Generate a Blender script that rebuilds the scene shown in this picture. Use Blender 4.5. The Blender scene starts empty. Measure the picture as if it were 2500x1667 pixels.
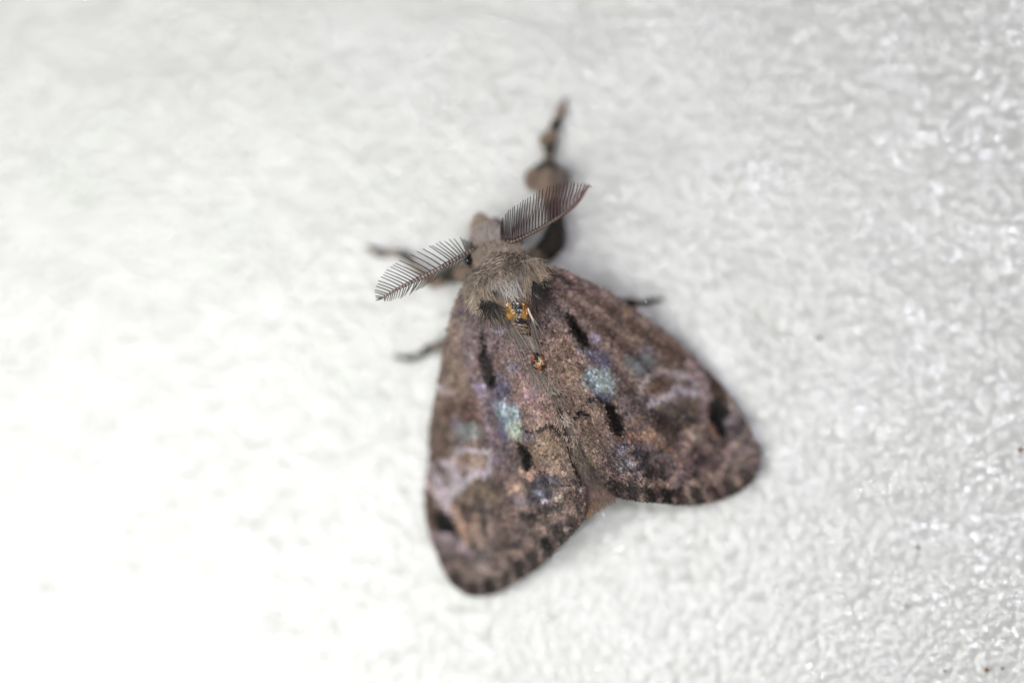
import bpy, math
import numpy as np
from mathutils import Vector, Matrix

rng = np.random.default_rng(7)
SC = bpy.context.scene
COL = SC.collection

# ------------------------------------------------------------------ camera, light, exposure (1 unit = 1 cm)
SC.unit_settings.scale_length = 0.01
DIST = 20.0
FRAME_W = 2500 / 600.0                      # width of the framed patch of paper in cm
Nv = Vector((0.095, -0.052, 1.0)).normalized()   # from the paper towards the camera
Xv = Vector((0, 1, 0)).cross(Nv).normalized()
Yv = Nv.cross(Xv).normalized()
cam_d = bpy.data.cameras.new('macro_camera')
cam = bpy.data.objects.new('macro_camera', cam_d)
COL.objects.link(cam)
cam.matrix_world = Matrix.Translation(Nv * DIST) @ Matrix((Xv, Yv, Nv)).transposed().to_4x4()
cam_d.sensor_width = 36
cam_d.lens = 36 * DIST / FRAME_W
cam_d.clip_start = 0.5
cam_d.clip_end = 200
SC.camera = cam
FOCUS_Z = 0.385                             # height that is sharp over the thorax
CN, CX, CY = np.array(Nv), np.array(Xv), np.array(Yv)
C0 = CN * DIST
K = 1 / 600.0 / DIST


def P(px, py, z):
    """photo position (2500 px wide) at height z -> world point"""
    px = np.asarray(px, float); py = np.asarray(py, float); z = np.asarray(z, float)
    a = (px - 1250) * K; b = -(py - 833.5) * K
    d = a[..., None] * CX + b[..., None] * CY - CN
    t = (z - C0[2]) / d[..., 2]
    return C0 + d * t[..., None]


_f0 = P(1225, 700, FOCUS_Z)
FD = float(np.dot(C0 - _f0, CN))
cam_d.dof.use_dof = True
cam_d.dof.focus_distance = FD
APERTURE = 2.5                              # cm across
cam_d.dof.aperture_fstop = cam_d.lens * 1e-3 / APERTURE
cam_d.dof.aperture_blades = 0


def zf(px, py):
    """height of the sharp plane over a photo position"""
    px = np.asarray(px, float); py = np.asarray(py, float)
    a = (px - 1250) * K; b = -(py - 833.5) * K
    d = a[..., None] * CX + b[..., None] * CY - CN
    return (C0 + d * FD)[..., 2]


world = bpy.data.worlds.new('World')
SC.world = world
world.use_nodes = True
world.node_tree.nodes['Background'].inputs[0].default_value = (0.93, 0.96, 1.0, 1)
world.node_tree.nodes['Background'].inputs[1].default_value = 0.20


def area(name, loc, target, size, power, color):
    d = bpy.data.lights.new(name, 'AREA')
    d.shape = 'DISK'; d.size = size; d.energy = power; d.color = color
    o = bpy.data.objects.new(name, d); COL.objects.link(o)
    o.location = loc
    o.rotation_euler = (Vector(target) - Vector(loc)).to_track_quat('-Z', 'Y').to_euler()
    return o


area('flash_lamp', (-2.9, -1.6, 6.6), (-1.5, -0.8, 0), 6.4, 730, (1.0, 0.996, 0.965))
area('ring_lamp', (2.9, 0.9, 13), (0.4, 0, 0), 0.9, 520, (0.95, 0.90, 1.0))
SC.view_settings.view_transform = 'Standard'
SC.view_settings.look = 'None'
SC.view_settings.exposure = 0.0
SC.view_settings.gamma = 1.0
SC.cycles.use_denoising = True
SC.cycles.use_adaptive_sampling = False
SC.cycles.max_bounces = 5
SC.cycles.diffuse_bounces = 3
SC.cycles.glossy_bounces = 2
SC.cycles.sample_clamp_indirect = 4
SC.cycles.caustics_reflective = False

# ------------------------------------------------------------------ helpers


def lin(c):
    c = np.asarray(c, float) / 255.0
    return np.where(c <= 0.04045, c / 12.92, ((c + 0.055) / 1.055) ** 2.4)


class Noise:
    """smooth value noise in numpy"""
    def __init__(self, seed):
        self.g = np.random.default_rng(seed).random((256, 256))

    def __call__(self, x, y, s):
        x = np.asarray(x, float) / s + 37.3; y = np.asarray(y, float) / s + 11.7
        xi = np.floor(x).astype(int); yi = np.floor(y).astype(int)
        fx = x - xi; fy = y - yi
        fx = fx * fx * fx * (fx * (fx * 6 - 15) + 10); fy = fy * fy * fy * (fy * (fy * 6 - 15) + 10)
        g = self.g
        a = g[xi % 256, yi % 256]; b = g[(xi + 1) % 256, yi % 256]
        c = g[xi % 256, (yi + 1) % 256]; d = g[(xi + 1) % 256, (yi + 1) % 256]
        return ((a * (1 - fx) + b * fx) * (1 - fy) + (c * (1 - fx) + d * fx) * fy) * 2 - 1


N1, N2, N3, N4 = Noise(1), Noise(2), Noise(3), Noise(4)


def mesh_obj(name, V, F, material, parent=None, colors=None, smooth=True):
    """V (n,3) world points; F (m,k) faces of one size or list of such arrays"""
    me = bpy.data.meshes.new(name)
    if isinstance(F, np.ndarray):
        F = [F]
    V = np.asarray(V, np.float32)
    me.vertices.add(len(V)); me.vertices.foreach_set('co', V.ravel())
    loops = np.concatenate([f.ravel() for f in F]).astype(np.int32)
    sizes = np.concatenate([np.full(len(f), f.shape[1], np.int32) for f in F])
    starts = np.concatenate([[0], np.cumsum(sizes)[:-1]]).astype(np.int32)
    me.loops.add(len(loops)); me.loops.foreach_set('vertex_index', loops)
    me.polygons.add(len(sizes)); me.polygons.foreach_set('loop_start', starts)
    me.update(calc_edges=True)
    if smooth:
        me.polygons.foreach_set('use_smooth', np.ones(len(sizes), bool))
    if colors is not None:
        at = me.color_attributes.new('Col', 'FLOAT_COLOR', 'POINT')
        c = np.ones((len(V), 4), np.float32); c[:, :3] = colors
        at.data.foreach_set('color', c.ravel())
    me.materials.append(material)
    me.validate()
    o = bpy.data.objects.new(name, me); COL.objects.link(o)
    if parent is not None:
        o.parent = parent
        if parent.name == 'moth':
            o.matrix_parent_inverse = MOTH_INV
    return o


MOTH_INV = Matrix()


def new_mat(name):
    m = bpy.data.materials.new(name); m.use_nodes = True
    nt = m.node_tree
    return m, nt, nt.nodes['Principled BSDF']


def attr_mat(name, rough=0.6, spec=0.4, sheen=0.0, bump=0.0, bscale=60, aniso=0.0, gain=1.0):
    m, nt, b = new_mat(name)
    a = nt.nodes.new('ShaderNodeAttribute'); a.attribute_name = 'Col'
    n = nt.nodes.new('ShaderNodeTexNoise'); n.inputs['Scale'].default_value = bscale; n.inputs['Detail'].default_value = 4
    r = nt.nodes.new('ShaderNodeMapRange'); r.inputs[3].default_value = 0.78 * gain; r.inputs[4].default_value = 1.22 * gain
    mul = nt.nodes.new('ShaderNodeMix'); mul.data_type = 'RGBA'; mul.blend_type = 'MULTIPLY'; mul.inputs[0].default_value = 1
    tc = nt.nodes.new('ShaderNodeNewGeometry')
    nt.links.new(tc.outputs['Position'], n.inputs['Vector'])
    nt.links.new(n.outputs[0], r.inputs[0])
    nt.links.new(a.outputs['Color'], mul.inputs[6]); nt.links.new(r.outputs[0], mul.inputs[7])
    nt.links.new(mul.outputs[2], b.inputs['Base Color'])
    b.inputs['Roughness'].default_value = rough
    b.inputs['Specular IOR Level'].default_value = spec
    if sheen:
        b.inputs['Sheen Weight'].default_value = sheen
    if bump:
        bu = nt.nodes.new('ShaderNodeBump'); bu.inputs['Strength'].default_value = bump
        bu.inputs['Distance'].default_value = 0.004
        nt.links.new(n.outputs[0], bu.inputs['Height']); nt.links.new(bu.outputs[0], b.inputs['Normal'])
    return m


M_SCALE = attr_mat('wing_scale', rough=0.5, spec=0.22, bscale=120)
M_WING = attr_mat('wing_membrane', rough=0.7, spec=0.2, bscale=80, bump=0.5)
M_HAIR = attr_mat('moth_hair', rough=0.45, spec=0.45, bscale=50)
M_BODY = attr_mat('body_cuticle', rough=0.6, spec=0.3, bscale=90, bump=0.8)
M_ANT = attr_mat('antenna_chitin', rough=0.35, spec=0.5, bscale=150)
M_GLOSS = attr_mat('wet_chitin', rough=0.16, spec=1.0, bscale=70, bump=0.35)
M_GLOSS.node_tree.nodes['Principled BSDF'].inputs['IOR'].default_value = 1.6
M_GLOSS.node_tree.nodes['Principled BSDF'].inputs['Coat Weight'].default_value = 0.0
M_GLOSS.node_tree.nodes['Principled BSDF'].inputs['Coat Roughness'].default_value = 0.08


def polyline(pts, n):
    """resample a polyline (k, d) smoothly to n points (Catmull-Rom)"""
    p = np.asarray(pts, float)
    q = np.vstack([2 * p[0] - p[1], p, 2 * p[-1] - p[-2]])
    seg = np.linalg.norm(np.diff(p[:, :2], axis=0), axis=1)
    cum = np.concatenate([[0], np.cumsum(seg)])
    t = np.linspace(0, cum[-1], n)
    i = np.clip(np.searchsorted(cum, t, side='right') - 1, 0, len(seg) - 1)
    u = ((t - cum[i]) / np.maximum(seg[i], 1e-9))[:, None]
    p0, p1, p2, p3 = q[i], q[i + 1], q[i + 2], q[i + 3]
    return 0.5 * ((2 * p1) + (p2 - p0) * u + (2 * p0 - 5 * p1 + 4 * p2 - p3) * u ** 2 + (3 * p1 - p0 - 3 * p2 + p3) * u ** 3)


def tube_rings(path, rad, sides, squash=1.0):
    """world path (n,3), radii (n,) -> verts, quads (+caps)"""
    n = len(path)
    T = np.gradient(path, axis=0); T /= np.linalg.norm(T, axis=1)[:, None] + 1e-12
    up = np.array([0, 0, 1.0])
    S = np.cross(T, up); S /= np.linalg.norm(S, axis=1)[:, None] + 1e-9
    U = np.cross(S, T)
    a = np.linspace(0, 2 * np.pi, sides, endpoint=False)
    V = path[:, None] + rad[:, None, None] * (np.cos(a)[None, :, None] * S[:, None] + squash * np.sin(a)[None, :, None] * U[:, None])
    i = np.arange(n - 1)[:, None] * sides; j = np.arange(sides)[None]; k = (j + 1) % sides
    F = np.stack([i + j, i + k, i + sides + k, i + sides + j], -1).reshape(-1, 4)
    cap = [np.arange(sides)[::-1][None], ((n - 1) * sides + np.arange(sides))[None]]
    return V.reshape(-1, 3), [F] + cap


def make_hair(name, root, direc, length, radius, col, parent, curl=0.25, droop=0.0, sides=3, segs=3, material=None,
              tipcol=1.25, basecol=0.6, kind='stuff', wob=0.12, flat=1.0):
    """many tapering curved hairs in one mesh; root (n,3) world, direc (n,3) unit, length/radius (n,)"""
    n = len(root)
    length = np.broadcast_to(length, n); radius = np.broadcast_to(radius, n)
    side = np.cross(direc, [0, 0, 1.0]); side /= np.linalg.norm(side, axis=1)[:, None] + 1e-9
    up = np.cross(side, direc)
    bend = (rng.normal(0, curl, n)[:, None] * side)
    wobble = rng.normal(0, wob, (n, 1)) * side + rng.normal(0, wob, (n, 1)) * up
    d0 = direc + wobble
    d0 /= np.linalg.norm(d0, axis=1)[:, None]
    rings = []; cols = []
    a = np.linspace(0, 2 * np.pi, sides, endpoint=False)
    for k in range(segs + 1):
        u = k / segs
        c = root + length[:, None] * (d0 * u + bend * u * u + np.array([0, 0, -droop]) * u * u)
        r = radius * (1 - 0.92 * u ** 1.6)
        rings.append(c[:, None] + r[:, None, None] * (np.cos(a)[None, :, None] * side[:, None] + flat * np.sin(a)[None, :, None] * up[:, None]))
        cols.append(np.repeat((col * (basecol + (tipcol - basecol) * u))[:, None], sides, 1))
    V = np.stack(rings, 1).reshape(-1, 3)
    C = np.stack(cols, 1).reshape(-1, 3)
    per = (segs + 1) * sides
    f = []
    for k in range(segs):
        for s in range(sides):
            t = (s + 1) % sides
            f.append([k * sides + s, k * sides + t, (k + 1) * sides + t, (k + 1) * sides + s])
    F = (np.array(f)[None] + (np.arange(n) * per)[:, None, None]).reshape(-1, 4)
    o = mesh_obj(name, V, F, material or M_HAIR, parent, np.clip(C, 0, 1))
    if kind:
        o['kind'] = kind
    return o


def poly_inside(px, py, poly):
    ins = np.zeros(len(px), bool)
    x0, y0 = poly[-1]
    for x1, y1 in poly:
        c = (y1 > py) != (y0 > py)
        xx = (x0 - x1) * (py - y1) / ((y0 - y1) or 1e-9) + x1
        ins ^= c & (px < xx)
        x0, y0 = x1, y1
    return ins


# ------------------------------------------------------------------ the white pitted sheet
def build_surface():
    fx = np.arange(-2.4, 2.4, 0.0095); fy = np.arange(-1.7, 1.7, 0.0095)
    ox = np.linspace(2.6, 12, 40); oy = np.linspace(1.9, 11, 40)
    xs = np.concatenate([-ox[::-1], fx, ox]); ys = np.concatenate([-oy[::-1], fy, oy])
    X, Y = np.meshgrid(xs, ys, indexing='ij')
    wx = X + 0.03 * N1(X, Y, 0.12); wy = Y + 0.03 * N2(X, Y, 0.12)
    Z = 0.004 * N3(wx, wy, 0.42) + 0.0022 * N1(wx, wy, 0.16)
    Z += 0.0011 * N2(wx, wy, 0.085) + 0.0004 * N4(wx, wy, 0.038) + 0.0004 * N3(wx, wy, 0.022)
    Z -= 0.018
    V = np.stack([X, Y, Z], -1).reshape(-1, 3)
    nx, ny = len(xs), len(ys)
    i = np.arange(nx - 1)[:, None] * ny; j = np.arange(ny - 1)[None]
    F = np.stack([i + j, i + ny + j, i + ny + j + 1, i + j + 1], -1).reshape(-1, 4)
    m, nt, b = new_mat('white_pitted_paper')
    n1 = nt.nodes.new('ShaderNodeTexNoise'); n1.inputs['Scale'].default_value = 2.2; n1.inputs['Detail'].default_value = 3
    ramp = nt.nodes.new('ShaderNodeValToRGB')
    ramp.color_ramp.elements[0].position = 0.3; ramp.color_ramp.elements[0].color = (0.420, 0.433, 0.406, 1)
    ramp.color_ramp.elements[1].position = 0.75; ramp.color_ramp.elements[1].color = (0.460, 0.462, 0.454, 1)
    tc = nt.nodes.new('ShaderNodeNewGeometry')
    nt.links.new(tc.outputs['Position'], n1.inputs['Vector'])
    nt.links.new(n1.outputs[0], ramp.inputs[0]); nt.links.new(ramp.outputs[0], b.inputs['Base Color'])
    def math_node(op, *ins):
        q = nt.nodes.new('ShaderNodeMath'); q.operation = op
        for i, x in enumerate(ins):
            if isinstance(x, (int, float)):
                q.inputs[i].default_value = x
            else:
                nt.links.new(x, q.inputs[i])
        return q.outputs[0]
    # small round domes pressed into the sheet, stronger in clusters
    height = None
    for sc, amp in ((25.0, 1.0), (44.0, 0.36)):
        v = nt.nodes.new('ShaderNodeTexVoronoi'); v.inputs['Scale'].default_value = sc; v.feature = 'SMOOTH_F1'; v.voronoi_dimensions = '2D'; v.inputs['Smoothness'].default_value = 0.25
        nt.links.new(tc.outputs['Position'], v.inputs['Vector'])
        h = math_node('MULTIPLY', math_node('MULTIPLY', v.outputs['Distance'], v.outputs['Distance']), -amp)
        height = h if height is None else math_node('ADD', height, h)
    n2 = nt.nodes.new('ShaderNodeTexNoise'); n2.inputs['Scale'].default_value = 5.5; n2.inputs['Detail'].default_value = 2
    nt.links.new(tc.outputs['Position'], n2.inputs['Vector'])
    mr = nt.nodes.new('ShaderNodeMapRange'); mr.inputs[1].default_value = 0.34; mr.inputs[2].default_value = 0.62; mr.inputs[3].default_value = 0.65; mr.inputs[4].default_value = 1.0
    nt.links.new(n2.outputs[0], mr.inputs[0])
    height = math_node('MULTIPLY', height, mr.outputs[0])
    bu = nt.nodes.new('ShaderNodeBump'); bu.inputs['Strength'].default_value = 1.0; bu.inputs['Distance'].default_value = 0.0080
    nt.links.new(height, bu.inputs['Height']); nt.links.new(bu.outputs[0], b.inputs['Coat Normal'])
    # the white core under the clear skin follows the domes only weakly
    bw = nt.nodes.new('ShaderNodeBump'); bw.inputs['Strength'].default_value = 1.0; bw.inputs['Distance'].default_value = 0.0013
    nt.links.new(height, bw.inputs['Height']); nt.links.new(bw.outputs[0], b.inputs['Normal'])
    b.inputs['Coat Weight'].default_value = 1.0
    b.inputs['Coat IOR'].default_value = 1.62
    b.inputs['Coat Roughness'].default_value = 0.1
    b.inputs['Roughness'].default_value = 0.6
    b.inputs['Specular IOR Level'].default_value = 0.3
    o = mesh_obj('white_surface', V, F, m)
    o['kind'] = 'structure'
    o['label'] = 'glossy white pitted sheet under the moth'
    return o


build_surface()

# ------------------------------------------------------------------ the moth
moth = bpy.data.objects.new('moth', None)
COL.objects.link(moth)
base = P(1262, 760, 0.0)
moth.location = base
moth.empty_display_size = 0.2
moth['label'] = 'brown tussock moth with feathery antennae resting on the white surface'
moth['category'] = 'moth'
MOTH_INV = Matrix.Translation(Vector(base)).inverted()

# body: swept section (px, py, z of centre, half width px, half height cm)
SPINE = np.array([
    (1176, 548, 0.200, 9, 0.020), (1184, 562, 0.215, 25, 0.055), (1194, 584, 0.230, 34, 0.075), (1205, 606, 0.235, 38, 0.085),
    (1214, 628, 0.240, 62, 0.115), (1224, 655, 0.245, 80, 0.142), (1236, 690, 0.245, 88, 0.152), (1249, 725, 0.240, 82, 0.150),
    (1261, 757, 0.235, 66, 0.140), (1273, 788, 0.225, 46, 0.130), (1292, 835, 0.215, 40, 0.125), (1318, 895, 0.205, 42, 0.120),
    (1350, 965, 0.190, 46, 0.120), (1386, 1045, 0.175, 46, 0.118), (1422, 1125, 0.175, 40, 0.115), (1452, 1185, 0.165, 30, 0.090),
    (1466, 1212, 0.150, 12, 0.030)])
SP = polyline(SPINE, 110)
SPT = np.gradient(SP[:, :2], axis=0); SPT /= np.linalg.norm(SPT, axis=1)[:, None]


def body_top(px, py):
    px = np.asarray(px, float); py = np.asarray(py, float)
    d = (px[:, None] - SP[None, :, 0]) ** 2 + (py[:, None] - SP[None, :, 1]) ** 2
    k = d.argmin(1)
    lat = (px - SP[k, 0]) * (-SPT[k, 1]) + (py - SP[k, 1]) * SPT[k, 0]
    q = np.clip(1 - (lat / SP[k, 3]) ** 2, 0, 1)
    return SP[k, 2] + SP[k, 4] * np.sqrt(q), lat / SP[k, 3], k


def fur_color(px, py):
    n = len(px)
    c = np.tile(lin((166, 152, 141)), (n, 1))
    g = np.clip((N1(px, py, 30) + 0.4), 0, 1)[:, None]
    c = c * (1 - 0.35 * g) + lin((150, 138, 124)) * 0.35 * g
    grey = np.clip((640 - py) / 60, 0, 1)[:, None]
    c = c * (1 - grey) + lin((170, 158, 152)) * grey
    cl = 1 + 0.45 * N4(px, py, 5) + 0.2 * N2(px, py, 12)
    return c * cl[:, None] * rng.uniform(0.7, 1.25, (n, 1))


def build_body():
    n, m = len(SP), 40
    a = np.linspace(0, 2 * np.pi, m, endpoint=False)
    lat = np.stack([-SPT[:, 1], SPT[:, 0]], 1)
    r = SP[:, 3][:, None] * np.cos(a)[None]
    px = SP[:, 0][:, None] + lat[:, 0][:, None] * r; py = SP[:, 1][:, None] + lat[:, 1][:, None] * r
    z = SP[:, 2][:, None] + SP[:, 4][:, None] * np.sin(a)[None] + 0.004 * N1(px, py, 12)
    V = P(px, py, z).reshape(-1, 3)
    i = np.arange(n - 1)[:, None] * m; j = np.arange(m)[None]; k = (j + 1) % m
    F = np.stack([i + j, i + k, i + m + k, i + m + j], -1).reshape(-1, 4)
    col = np.tile(lin((92, 80, 70)), (n * m, 1))
    f = (np.arange(n)[:, None] + 0 * a[None]).reshape(-1)
    grey = (np.abs(f - 48) < 9)[:, None]
    col = np.where(grey, lin((105, 98, 95)), col)
    return mesh_obj('body', V, [F, np.arange(m)[::-1][None], ((n - 1) * m + np.arange(m))[None]], M_BODY, moth, col)


body = build_body()

# grey bare patch of the rear thorax and the boundary where the long fur stops
FUR_EDGE = np.array([(1150, 742), (1178, 706), (1197, 690), (1217, 675), (1230, 667), (1242, 672), (1252, 668), (1268, 664), (1283, 676), (1292, 705), (1300, 742)])


def surf_frame(px, py):
    z, q, k = body_top(px, py)
    p = P(px, py, z)
    zx, _, _ = body_top(px + 2, py); zy, _, _ = body_top(px, py + 2)
    nrm = np.stack([-(zx - z) * 300, (zy - z) * 300, np.ones_like(z)], 1)
    nrm /= np.linalg.norm(nrm, axis=1)[:, None]
    return p, nrm, q


def px_dir(dx, dy):
    d = np.stack([dx, -dy, np.zeros_like(dx)], -1)
    return d / (np.linalg.norm(d, axis=-1)[..., None] + 1e-9)


def build_fur():
    # thorax and head fur
    n = 19000
    px = rng.uniform(1110, 1345, n); py = rng.uniform(575, 775, n)
    z, q, k = body_top(px, py)
    edge = np.interp(px, FUR_EDGE[:, 0], FUR_EDGE[:, 1])
    keep = (np.abs(q) < 0.99) & (py < edge - 5 + rng.normal(0, 2.5, n)) & (k > 8)
    px, py = px[keep], py[keep]
    p, nrm, q = surf_frame(px, py)
    tx, ty = 1243 - px + 10 * N2(px, py, 25), 742 - py + 10 * N3(px, py, 25)
    tow = px_dir(tx, ty)
    ax = px_dir(np.full(len(px), 0.36), np.full(len(px), 0.93))
    out = px_dir(q * 0.7, np.full(len(px), 0.7))
    w = np.clip(np.abs(q) * 1.3 - 0.45, 0, 1)[:, None]
    # the fur parts along the midline: left lobe combs down-right, right lobe down-left
    comb = px_dir(np.where(px < 1222, 0.75, -0.25), np.full(len(px), 0.8))
    d = 0.6 * comb * (1 - w) + 0.45 * tow * (1 - w) + 0.3 * ax + 0.35 * out * w
    lift = 0.34 + 0.2 * N1(px, py, 18)[:, None]
    d = d - (d * nrm).sum(1)[:, None] * nrm
    d /= np.linalg.norm(d, axis=1)[:, None]
    d = d + nrm * lift
    d /= np.linalg.norm(d, axis=1)[:, None]
    L = 0.042 * rng.uniform(0.6, 1.35, len(px)) * (1 - 0.25 * (py < 625))
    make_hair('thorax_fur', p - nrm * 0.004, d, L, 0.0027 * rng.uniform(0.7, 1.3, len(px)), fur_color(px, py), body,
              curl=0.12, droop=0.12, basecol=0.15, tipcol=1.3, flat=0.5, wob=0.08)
    # grey patch: short pale scales lying flat, a few long white hairs
    n = 9000
    px = rng.uniform(1160, 1305, n); py = rng.uniform(664, 772, n)
    edge = np.interp(px, FUR_EDGE[:, 0], FUR_EDGE[:, 1])
    z, q, k = body_top(px, py)
    keep = (py > edge - 4) & (np.abs(q) < 0.9) & (py < 716 + rng.normal(0, 2, n))
    px, py = px[keep], py[keep]
    p, nrm, q = surf_frame(px, py)
    d = px_dir(0.36 + 0.1 * rng.normal(size=len(px)), np.full(len(px), 0.93))
    d = d - (d * nrm).sum(1)[:, None] * nrm; d += nrm * 0.12; d /= np.linalg.norm(d, axis=1)[:, None]
    col = np.tile(lin((168, 160, 156)), (len(px), 1))
    dk = np.clip(1.15 - np.hypot((px - 1242) / 32, (py - 688) / 28), 0, 1)[:, None] ** 0.5
    col = col * (1 - 0.8 * dk) + lin((72, 62, 60)) * 0.8 * dk
    for bx, by, r in ((1217, 728, 12), (1206, 712, 8), (1237, 742, 9), (1200, 708, 7)):
        s = np.clip(1.6 - np.hypot(px - bx, py - by) / r, 0, 1)[:, None]
        col = col * (1 - s) + lin((38, 30, 28)) * s
    side = np.clip((px - 1278) / 14, 0, 1)[:, None]
    col = col * (1 - side) + lin((120, 104, 92)) * side
    col *= rng.uniform(0.7, 1.2, (len(px), 1))
    make_hair('grey_fur', p - nrm * 0.003, d, 0.021 * rng.uniform(0.6, 1.4, len(px)), 0.0019, col, body,
              curl=0.15, droop=0.05, basecol=0.6, tipcol=1.1, flat=0.35, wob=0.2)
    n = 70
    px = rng.uniform(1212, 1262, n); py = rng.uniform(672, 712, n)
    p, nrm, q = surf_frame(px, py)
    d = px_dir(1262 - px + rng.normal(0, 10, n), 745 - py) + nrm * rng.uniform(0.1, 0.5, (n, 1))
    d /= np.linalg.norm(d, axis=1)[:, None]
    make_hair('long_white_hair', p, d, rng.uniform(0.04, 0.10, n), 0.0012, np.tile(lin((205, 198, 190)), (n, 1)), body,
              curl=0.3, droop=0.25, segs=6, basecol=0.7, tipcol=1.1)


build_fur()


def tuft(name, cx, cy, sx, sy, dirx, diry, n, L, col, rad=0.0022, z=None, spread=0.25, lift=0.25, parent=None, curl=0.2, droop=0.15,
         tipcol=1.15, basecol=0.5, zoff=0.0, segs=4):
    px = rng.normal(cx, sx, n); py = rng.normal(cy, sy, n)
    if z is None:
        zz, _, _ = body_top(px, py)
        zz = np.maximum(zz, wing_z(px, py)) + zoff
    else:
        zz = np.full(n, float(z)) + rng.normal(0, 0.004, n)
    p = P(px, py, zz)
    a = math.atan2(-diry, dirx) + rng.normal(0, spread, n) + (px - cx) / max(sx, 1) * 0.0
    d = np.stack([np.cos(a), np.sin(a), lift + rng.normal(0, 0.12, n)], 1); d /= np.linalg.norm(d, axis=1)[:, None]
    c = np.tile(lin(col), (n, 1)) * rng.uniform(0.7, 1.25, (n, 1))
    return make_hair(name, p, d, L * rng.uniform(0.6, 1.25, n), rad * rng.uniform(0.7, 1.3, n), c, parent or body, curl=curl, droop=droop,
                     segs=segs, basecol=basecol, tipcol=tipcol)


# ------------------------------------------------------------------ wings
AX = np.array([0.376, 0.926])


def wing_z(px, py):
    px = np.asarray(px, float); py = np.asarray(py, float)
    rx, ry = px - 1195, py - 570
    s = rx * AX[0] + ry * AX[1]
    d = np.abs(-rx * AX[1] + ry * AX[0])
    z = 0.362 - 0.00005 * s - 0.32 * (d / 400) ** 1.18
    ang = np.arctan2(d, np.maximum(s, 1))
    fold = np.clip(d / 90, 0, 1)
    z = z + fold * 0.0055 * np.sin(ang * 46) * np.clip(s / 300, 0.2, 1)       # vein corrugation
    z = z + 0.006 * N1(px, py, 90) + 0.002 * N2(px, py, 26)
    z = z - 0.05 * np.clip((s - 520) / 300, 0, 1) ** 2
    # soft roll-down at the leading edge
    return np.maximum(z, 0.045)


WL = dict(
    cost=[(1150, 690), (1128, 716), (1112, 755), (1097, 803), (1082, 877), (1074, 935), (1061, 992), (1053, 1045), (1049, 1113), (1043, 1164), (1041, 1215), (1045, 1263), (1056, 1304), (1069, 1343), (1084, 1378)],
    inner=[(1245, 745), (1264, 800), (1286, 845), (1309, 890), (1336, 950), (1354, 995), (1370, 1049), (1384, 1110), (1400, 1151), (1416, 1190)],
    outer=[(1084, 1378), (1105, 1413), (1132, 1435), (1160, 1444), (1198, 1440), (1223, 1431), (1271, 1400), (1319, 1368), (1360, 1327), (1398, 1288), (1418, 1262), (1424, 1230), (1416, 1190)],
    root=(1200, 690))
WR = dict(
    cost=[(1310, 662), (1330, 655), (1350, 657), (1390, 672), (1441, 695), (1490, 722), (1538, 751), (1587, 789), (1635, 824), (1682, 865), (1714, 897), (1746, 929), (1778, 974), (1800, 1005), (1823, 1047), (1838, 1085)],
    inner=[(1282, 745), (1298, 790), (1316, 835), (1329, 880), (1341, 925), (1360, 970), (1388, 1020), (1410, 1060), (1432, 1104), (1462, 1150)],
    outer=[(1838, 1085), (1846, 1113), (1842, 1143), (1823, 1174), (1788, 1197), (1746, 1213), (1698, 1222), (1651, 1222), (1603, 1217), (1555, 1213), (1510, 1204), (1484, 1184), (1462, 1150)],
    root=(1290, 680))

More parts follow.
